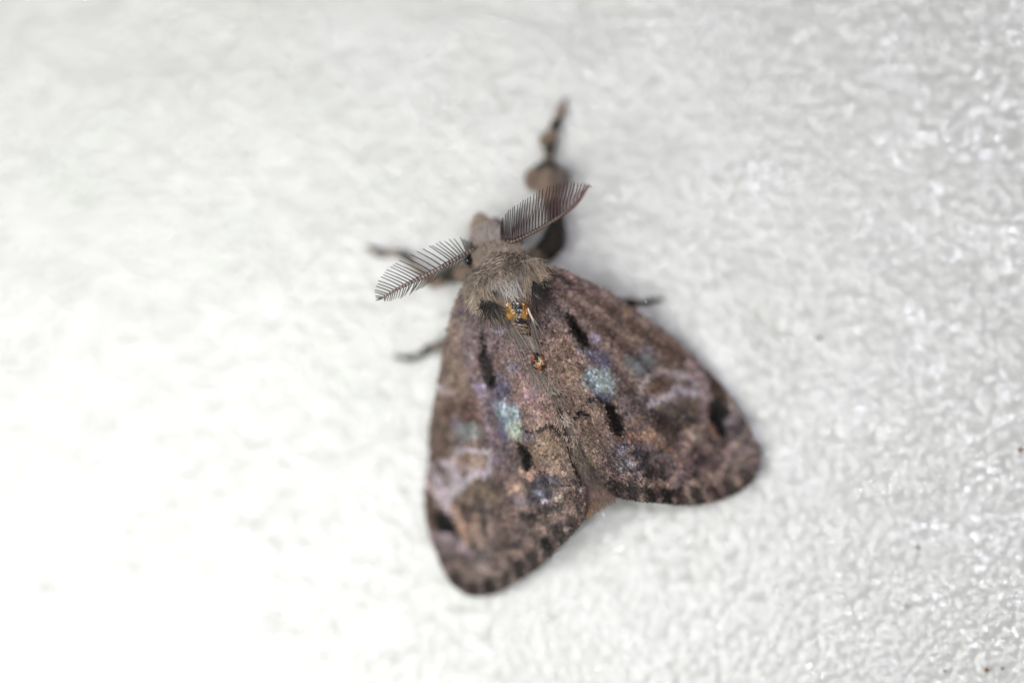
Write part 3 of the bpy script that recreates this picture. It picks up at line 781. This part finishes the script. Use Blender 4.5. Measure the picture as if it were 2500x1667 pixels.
tuft('bristle_tuft', 1296, 716, 4, 12, 0.1, 0.99, 110, 0.085, (84, 66, 56), rad=0.0017, lift=0.0, spread=0.12, z=0.38, curl=0.08)
tuft('bristle_tuft', 1320, 688, 7, 4, 0.8, 0.5, 44, 0.04, (30, 24, 24), rad=0.002, lift=0.05, spread=0.4, z=0.365)
tuft('long_pale_bristle', 1288, 752, 1.5, 1.5, 0.37, 0.93, 5, 0.085, (230, 220, 205), rad=0.0013, lift=0.05, spread=0.05, z=0.40, curl=0.05, basecol=1.0)
tuft('long_pale_bristle', 1182, 772, 4, 4, -0.55, 0.85, 10, 0.055, (70, 60, 54), rad=0.0011, lift=0.1, spread=0.2, z=0.39, curl=0.2)


# ------------------------------------------------------------------ glossy crest on the thorax and knob on the abdomen
def nodule(name, px, py, z, rx, ry, rz, ang, col, seed, parent, rough=0.25):
    m, n = 14, 10
    th = np.linspace(0, np.pi, n); ph = np.linspace(0, 2 * np.pi, m, endpoint=False)
    T, Ph = np.meshgrid(th, ph, indexing='ij')
    x, y, w = np.sin(T) * np.cos(Ph), np.sin(T) * np.sin(Ph), np.cos(T)
    g = np.random.default_rng(seed)
    k = 1 + rough * (N1(x * 3 + seed, y * 3 + w * 2, 1.0)) + rough * 0.6 * N2(x * 7 - seed, w * 7 + y * 5, 1.0)
    a = math.radians(ang)
    X = x * rx * k; Y = y * ry * k
    V = P(px + X * math.cos(a) - Y * math.sin(a), py + X * math.sin(a) + Y * math.cos(a), z + w * rz * k)
    i = np.arange(n - 1)[:, None] * m; j = np.arange(m)[None]; kk = (j + 1) % m
    F = np.stack([i + j, i + m + j, i + m + kk, i + kk], -1).reshape(-1, 4)
    c = np.tile(lin(col), (n * m, 1)) * (1 + 0.35 * N3(X.ravel(), Y.ravel(), 2.5))[:, None]
    return mesh_obj(name, V.reshape(-1, 3), F, M_GLOSS, parent, np.clip(c, 0, 1))


def lumpy(name, px, py, z, rx, ry, rz, ang, patches, seed, parent, amp=0.003, sc=7):
    m, n = 96, 64
    th = np.linspace(0.001, np.pi * 0.62, n); ph = np.linspace(0, 2 * np.pi, m, endpoint=False)
    T, Ph = np.meshgrid(th, ph, indexing='ij')
    x, y, w = np.sin(T) * np.cos(Ph), np.sin(T) * np.sin(Ph), np.cos(T)
    a = math.radians(ang)
    k = 1 + 0.16 * N1(x * 2 + seed, y * 2, 1.0)
    X = px + (x * rx * math.cos(a) - y * ry * math.sin(a)) * k; Y = py + (x * rx * math.sin(a) + y * ry * math.cos(a)) * k
    Z = z + w * rz + amp * (0.5 - 2 * np.abs(N2(X + seed, Y, sc))) + amp * 0.7 * N3(X, Y, sc * 2)
    V = P(X, Y, Z).reshape(-1, 3)
    i = np.arange(n - 1)[:, None] * m; j = np.arange(m)[None]; kk = (j + 1) % m
    F = np.stack([i + j, i + m + j, i + m + kk, i + kk], -1).reshape(-1, 4)
    jx = X.ravel() + 2.2 * N1(X.ravel(), Y.ravel(), 5); jy = Y.ravel() + 2.2 * N4(X.ravel(), Y.ravel(), 5)
    D = np.stack([np.hypot((jx - q[0]) / q[2], (jy - q[1]) / q[3]) for q in patches], 1)
    c = np.array([lin(q[4]) for q in patches])[D.argmin(1)] * (1 + 0.5 * N3(X.ravel(), Y.ravel(), 3))[:, None]
    return mesh_obj(name, V, F, M_GLOSS, parent, np.clip(c, 0, 1))


OR, RD, BK, SV, BR = (146, 108, 50), (126, 74, 38), (20, 14, 12), (70, 60, 56), (116, 90, 50)
crest = lumpy('crest', 1262, 757, 0.366, 31, 36, 0.036, -18, [
    (1238, 740, 9, 9, OR), (1250, 736, 6, 6, SV), (1262, 732, 12, 5, SV), (1263, 742, 10, 4, SV), (1282, 734, 7, 11, OR), (1286, 746, 6, 9, RD), (1262, 752, 11, 7, BK), (1254, 750, 6, 6, BK),
    (1265, 762, 7, 9, BK), (1279, 760, 8, 7, OR), (1287, 764, 6, 7, RD), (1276, 771, 7, 7, OR), (1250, 762, 7, 11, OR), (1256, 773, 7, 8, BR), (1268, 782, 9, 7, BK), (1240, 756, 5, 8, BR), (1228, 736, 5, 8, BK)], 3, moth)
# brown folds below the crest
for k in range(7):
    f = k / 6
    x, y = 1268 + 12 * f, 788 + 26 * f
    nodule('abdomen_fold', x, y, 0.360 - 0.01 * f, 24 - 4 * f, 3.4, 0.008, 8 + 6 * math.sin(k * 2.3), (98, 80, 54) if k % 2 else (62, 42, 22), 60 + k, moth, 0.2)
knob = lumpy('abdomen_knob', 1314, 882, 0.340, 19, 22, 0.038, -20, [
    (1300, 874, 6, 9, RD), (1308, 868, 6, 7, BK), (1316, 866, 7, 5, BK), (1325, 870, 6, 6, RD), (1312, 880, 5, 5, BK), (1320, 880, 8, 5, (176, 148, 112)), (1313, 887, 7, 4, (150, 120, 84)), (1326, 886, 5, 6, BR),
    (1308, 892, 5, 6, (120, 96, 70)), (1317, 898, 5, 7, RD), (1328, 896, 5, 5, BK), (1305, 900, 5, 5, BK), (1303, 884, 4, 5, BK)], 5, moth, 0.0026, 5)


# ------------------------------------------------------------------ head: palps, eyes, crown fur
def lump(name, px, py, z, rx, ry, rz, col, parent, mat, ang=0, seed=1):
    o = nodule(name, px, py, z, rx, ry, rz, ang, col, seed, parent, 0.06)
    o.data.materials[0] = mat
    return o


eye_a = lump('eye', 1143, 634, 0.30, 14, 17, 0.05, (14, 12, 14), moth, M_GLOSS, 20)
eye_b = lump('eye', 1262, 592, 0.25, 16, 14, 0.05, (14, 12, 14), moth, M_GLOSS, 0)
palp_a = lump('palp', 1174, 556, 0.19, 20, 28, 0.05, (140, 124, 112), moth, M_BODY, -8)
palp_b = lump('palp', 1208, 562, 0.18, 16, 22, 0.05, (128, 116, 110), moth, M_BODY, 10)


def head_fur(name, cx, cy, rx, ry, z0, h, n, dirx, diry, col, parent, L=0.04):
    a = rng.uniform(0, 2 * np.pi, n); r = np.sqrt(rng.uniform(0, 1, n))
    ux, uy = np.cos(a) * r, np.sin(a) * r
    px, py = cx + ux * rx, cy + uy * ry
    z = z0 + h * np.sqrt(1 - r * r)
    d = px_dir(dirx + ux * 0.9, diry + uy * 0.9); d[:, 2] = 0.25 + 0.3 * (1 - r)
    d /= np.linalg.norm(d, axis=1)[:, None]
    c = np.tile(lin(col), (n, 1)) * rng.uniform(0.7, 1.2, (n, 1))
    make_hair(name, P(px, py, z), d, L * rng.uniform(0.6, 1.2, n), 0.002, c, parent, curl=0.2, flat=0.6, basecol=0.55, tipcol=1.1)


head_fur('palp_fur', 1174, 556, 19, 27, 0.19, 0.05, 1500, -0.05, -0.5, (172, 154, 140), palp_a, 0.022)
head_fur('palp_fur', 1208, 562, 15, 22, 0.18, 0.05, 1200, 0.1, -0.5, (162, 148, 144), palp_b, 0.022)
head_fur('crown_fur', 1196, 590, 38, 32, 0.27, 0.05, 2600, 0.0, -0.25, (176, 164, 158), body, 0.034)
head_fur('crown_fur', 1226, 612, 40, 18, 0.30, 0.03, 1600, 0.25, -0.3, (156, 142, 130), body, 0.035)
head_fur('crown_fur', 1180, 620, 18, 18, 0.29, 0.04, 1400, -0.3, 0.1, (162, 148, 134), body, 0.036)


# ------------------------------------------------------------------ antennae
def z1(pts):
    p = np.array(pts, float)
    return np.stack([880 + p[:, 0] / 3.92, 420 + p[:, 1] / 3.92], 1)


def barb(base3, tip3, sag, rad, col, parent):
    n = 8
    u = np.linspace(0, 1, n)[:, None]
    path = base3 * (1 - u) + tip3 * u
    path = path + sag[None] * (np.sin(np.pi * u) * (1 - 0.35 * u))
    r = rad * (1.0 - 0.45 * u[:, 0])
    V, F = tube_rings(path, r, 5)
    c = np.tile(lin(col), (len(V), 1))
    return mesh_obj('barb', V, F, M_ANT, parent, c)


def antenna(shaft, zs, rads, rows, col_a, col_b):
    s = z1(shaft)
    S = np.concatenate([s, np.array(zs)[:, None], np.array(rads)[:, None]], 1)
    q = polyline(S, 150)
    path = P(q[:, 0], q[:, 1], q[:, 2])
    ring = 1 + 0.16 * np.sin(np.arange(150) * 2 * np.pi / 4.6)
    V, F = tube_rings(path, q[:, 3] / 600 * ring, 10)
    cc = np.where((np.sin(np.arange(150) * 2 * np.pi / 4.6) > 0)[:, None], lin(col_a), lin(col_b))
    red = np.clip((np.arange(150) - 90) / 60, 0, 1)[:, None] if rows[0].get('red') else 0
    cc = cc * (1 - red) + lin((86, 44, 44)) * red
    o = mesh_obj('antenna', V, F, M_ANT, moth, np.repeat(cc, 10, 0))
    for row in rows:
        B = z1([x[0] for x in row['pairs']]); T = z1([x[1] for x in row['pairs']])
        m = len(B); u = np.linspace(0, m - 1, row['n'])
        bb = np.stack([np.interp(u, range(m), B[:, 0]), np.interp(u, range(m), B[:, 1])], 1)
        tt = polyline(T, 400); cum = np.linspace(0, 1, 400)
        seg = np.concatenate([[0], np.cumsum(np.linalg.norm(np.diff(T, axis=0), axis=1))]); seg /= seg[-1]
        f = np.interp(u, range(m), seg)
        tp = np.stack([np.interp(f, cum, tt[:, 0]), np.interp(f, cum, tt[:, 1])], 1)
        tp += rng.normal(0, 1.1, tp.shape)
        for k in range(row['n']):
            dd = np.hypot(q[:, 0] - bb[k, 0], q[:, 1] - bb[k, 1]); i = dd.argmin()
            p0 = P(q[i, 0] * .6 + bb[k, 0] * .4, q[i, 1] * .6 + bb[k, 1] * .4, q[i, 2])
            ft = u[k] / (m - 1)
            zt = q[i, 2] + row['dz'][0] * (1 - ft) + row['dz'][1] * ft
            p1 = P(tp[k, 0], tp[k, 1], zt)
            v = p1 - p0
            side = np.array([-v[1], v[0], 0]) * row['sag'] + np.array([0, 0, 0.006])
            c = np.array(row['col'], float)
            if row.get('red'):
                c = c * (1 - ft) + np.array((92, 60, 58)) * ft
            barb(p0, p1, side, row['rad'], tuple(c), o)
    return o


L_SH = [(1135, 705), (1080, 740), (1000, 782), (880, 850), (760, 918), (650, 975), (540, 1030), (430, 1080), (330, 1132), (250, 1180), (180, 1222)]
zl = zf(*z1(L_SH).T)
ZL = zl + np.array([-0.075, -0.055, -0.035, -0.015, -0.002, 0, 0, 0, 0, 0, 0.002])
L_UP = [((1075, 745), (1050, 672)), ((1055, 755), (1015, 650)), ((1035, 765), (985, 642)), ((1012, 778), (935, 640)), ((985, 790), (860, 648)), ((960, 805), (800, 662)), ((925, 825), (740, 680)), ((895, 842), (690, 698)),
        ((860, 862), (640, 714)), ((800, 895), (560, 750)), ((730, 932), (480, 790)), ((660, 968), (400, 838)), ((600, 998), (345, 864)), ((550, 1022), (306, 892)),
        ((505, 1045), (268, 926)), ((462, 1066), (233, 960)), ((410, 1090), (202, 995)), ((362, 1115), (177, 1034)), ((320, 1138), (155, 1077)), ((275, 1165), (140, 1122)), ((238, 1186), (138, 1160)), ((205, 1206), (142, 1196)), ((185, 1218), (148, 1222))]
L_DN = [((1060, 770), (1000, 830)), ((1000, 800), (930, 895)), ((940, 835), (860, 960)), ((880, 868), (780, 1005)), ((820, 900), (715, 1035)), ((760, 935), (650, 1075)), ((700, 965), (590, 1105)), ((640, 995), (540, 1130)), ((580, 1025), (505, 1148)), ((530, 1050), (470, 1168)),
        ((480, 1072), (425, 1188)), ((430, 1095), (382, 1205)), ((375, 1125), (345, 1215)), ((330, 1148), (305, 1225)), ((290, 1172), (270, 1234)), ((250, 1192), (232, 1232)), ((215, 1210), (205, 1228))]
antenna(L_SH, ZL, [3.6, 4.2, 4.8, 5.4, 5.4, 5.2, 4.8, 4.3, 3.6, 2.6, 1.0],
        [dict(pairs=L_UP, n=32, dz=(-0.03, 0.0), sag=-0.02, rad=0.0029, col=(34, 28, 32)), dict(pairs=L_DN, n=31, dz=(-0.07, -0.03), sag=0.06, rad=0.0026, col=(56, 50, 36))],
        (130, 114, 108), (62, 48, 50))

R_SH = [(1345, 640), (1375, 650), (1420, 662), (1460, 664), (1520, 640), (1600, 602), (1700, 552), (1800, 492), (1900, 430), (2000, 356), (2090, 268), (2150, 180), (2190, 125)]
zr = zf(*z1(R_SH).T)
ZR = zr + np.array([-0.04, -0.02, -0.005, 0, 0, 0.0, 0.015, 0.04, 0.065, 0.085, 0.10, 0.11, 0.115])
R_UP = [((1352, 618), (1336, 520)), ((1362, 628), (1346, 480)), ((1372, 636), (1360, 450)), ((1388, 642), (1378, 420)), ((1405, 645), (1400, 392)), ((1425, 648), (1428, 365)), ((1450, 650), (1460, 340)), ((1478, 645), (1490, 318)), ((1505, 635), (1525, 296)),
        ((1540, 620), (1565, 270)), ((1580, 602), (1600, 250)), ((1620, 580), (1640, 225)), ((1665, 560), (1680, 203)), ((1710, 538), (1720, 180)), ((1755, 512), (1770, 155)), ((1800, 484), (1820, 133)), ((1850, 452), (1870, 118)), ((1900, 420), (1920, 105)),
        ((1950, 385), (1970, 97)), ((2000, 345), (2020, 94)), ((2050, 300), (2070, 96)), ((2095, 250), (2115, 100)), ((2140, 190), (2150, 106)), ((2180, 135), (2185, 118))]
R_BK = [(b, (t[0] + 34, t[1] + 26)) for b, t in R_UP[6:]]
antenna(R_SH, ZR, [2.6, 3.4, 4.4, 5.2, 5.2, 4.8, 4.6, 4.4, 4.4, 4.6, 4.6, 3.2, 1.2],
        [dict(pairs=R_UP, n=35, dz=(-0.02, -0.01), sag=0.02, rad=0.0027, col=(34, 24, 28), red=True), dict(pairs=R_BK, n=26, dz=(-0.10, -0.08), sag=0.03, rad=0.0030, col=(60, 46, 38), red=True)],
        (92, 76, 64), (50, 38, 36))


# ------------------------------------------------------------------ legs
def leg(pts, fur, col, band, dens=1.0):
    """pts (px, py, z, r px); band: list of dark stretches along the leg (0..1)"""
    q = polyline(pts, 60)
    q[:, 3] = np.maximum(q[:, 3], 1.2)
    q[:, 2] = np.maximum(q[:, 2], q[:, 3] / 600)
    path = P(q[:, 0], q[:, 1], q[:, 2])
    V, F = tube_rings(path, q[:, 3] / 600, 10)
    u = np.linspace(0, 1, 60)
    dk = np.zeros(60)
    for a, b in band:
        dk = np.maximum(dk, np.clip(np.minimum(u - a, b - u) / 0.02 + 0.5, 0, 1))
    cc = lin(col) * (1 - dk[:, None]) + lin((44, 39, 33)) * dk[:, None]
    o = mesh_obj('leg', V, F, M_BODY, moth, np.repeat(cc * 0.8, 10, 0))
    n = int(fur * dens)
    i = rng.integers(0, 59, n)
    T = np.gradient(path, axis=0)[i]; T /= np.linalg.norm(T, axis=1)[:, None]
    a = rng.uniform(0, 2 * np.pi, n)
    S = np.cross(T, [0, 0, 1.0]); S /= np.linalg.norm(S, axis=1)[:, None]; U = np.cross(S, T)
    r = (q[i, 3] / 600)[:, None]
    nn = np.cos(a)[:, None] * S + np.sin(a)[:, None] * U
    root = path[i] + nn * r * 0.9
    d = T + nn * 0.55; d /= np.linalg.norm(d, axis=1)[:, None]
    c = cc[i] * rng.uniform(0.7, 1.3, (n, 1))
    make_hair('leg_fur', root, d, np.maximum(0.009, r[:, 0] * 0.75) * rng.uniform(0.6, 1.2, n), 0.0022, c, o, curl=0.2, segs=2, flat=0.5, basecol=0.7, tipcol=1.1)
    return o


TAN, GRY = (142, 123, 107), (116, 106, 98)
# right foreleg reaching up past the antenna
fore = leg([(1290, 640, .16, 20), (1330, 612, .13, 24), (1350, 590, .11, 26), (1358, 545, .09, 18), (1345, 490, .08, 18), (1334, 454, .09, 24), (1336, 424, .08, 20), (1338, 398, .05, 11), (1341, 372, .04, 11), (1340, 348, .045, 17),
     (1346, 330, .04, 11), (1356, 308, .035, 12), (1362, 290, .03, 8), (1369, 268, .02, 9), (1378, 246, .015, 5)], 3600, TAN, [(0.06, 0.40), (0.585, 0.64), (0.67, 0.745), (0.82, 0.885)])  # first dark stretch puts the shade on the femur into its colour
head_fur('leg_tuft', 1306, 440, 16, 20, 0.08, 0.035, 700, -0.5, -0.2, (150, 130, 116), fore, 0.026)
head_fur('leg_tuft', 1364, 440, 16, 22, 0.07, 0.035, 700, 0.5, -0.2, (120, 110, 104), fore, 0.03)
head_fur('leg_tuft', 1334, 414, 22, 8, 0.08, 0.03, 500, 0.0, -0.6, (72, 66, 60), fore, 0.026)
head_fur('leg_tuft', 1332, 342, 8, 9, 0.05, 0.02, 260, -0.7, 0.1, (150, 128, 104), fore, 0.02)
# left foreleg, mostly behind the antenna
leg([(1150, 660, .17, 18), (1120, 668, .13, 20), (1092, 672, .11, 15), (1062, 690, .09, 12), (1034, 672, .08, 10), (1008, 645, .06, 7), (986, 624, .045, 9), (962, 618, .035, 6), (934, 620, .03, 7), (912, 614, .02, 5), (893, 603, .012, 4)],
    2400, TAN, [(0.10, 0.24), (0.58, 0.70), (0.80, 0.90)])
# left midleg, only its foot shows beyond the wing edge
leg([(1120, 820, .16, 12), (1088, 838, .09, 11), (1066, 846, .06, 9), (1048, 852, .045, 10), (1028, 866, .03, 6), (1008, 875, .025, 7), (986, 874, .02, 4), (962, 868, .012, 4)], 1100, GRY, [(0.42, 0.6), (0.68, 0.86)])
# right midleg
leg([(1470, 745, .12, 10), (1510, 738, .07, 10), (1536, 739, .05, 10), (1558, 740, .03, 6), (1580, 737, .025, 6), (1600, 732, .015, 4), (1616, 729, .012, 3)], 900, GRY, [(0.32, 0.55), (0.66, 0.85)])

# ------------------------------------------------------------------ specks of dirt on the sheet
SPECKS = [
    (2002, 826, 6, (96, 94, 84), 'grey dirt speck on the white surface right of the moth'),
    (2490, 1098, 8, (128, 108, 72), 'tan dirt speck at the right edge of the photo'),
    (2408, 1634, 8, (132, 98, 52), 'brown dirt speck near the bottom right corner'),
    (2447, 1631, 5, (78, 84, 76), 'small dark dirt speck beside the brown one in the corner'),
    (2308, 1636, 5, (70, 108, 108), 'tiny teal dirt speck left of the brown corner speck'),
    (2212, 1478, 5, (104, 100, 78), 'tiny olive dirt speck low on the right side'),
    (2242, 1335, 7, (128, 128, 122), 'pale grey dirt speck above the olive one at lower right')]
M_DIRT = attr_mat('dirt', rough=0.8, spec=0.2, bscale=200, bump=0.5)
for k, (x, y, r, c, lab) in enumerate(SPECKS):
    o = nodule('dirt_speck', x, y, 0.004, r * 0.8, r * 0.6, r / 600 * 0.5, k * 50, c, 200 + k, None, 0.3)
    o.data.materials[0] = M_DIRT
    o['label'] = lab; o['category'] = 'dirt speck'; o['group'] = 'specks of dirt on the white surface'
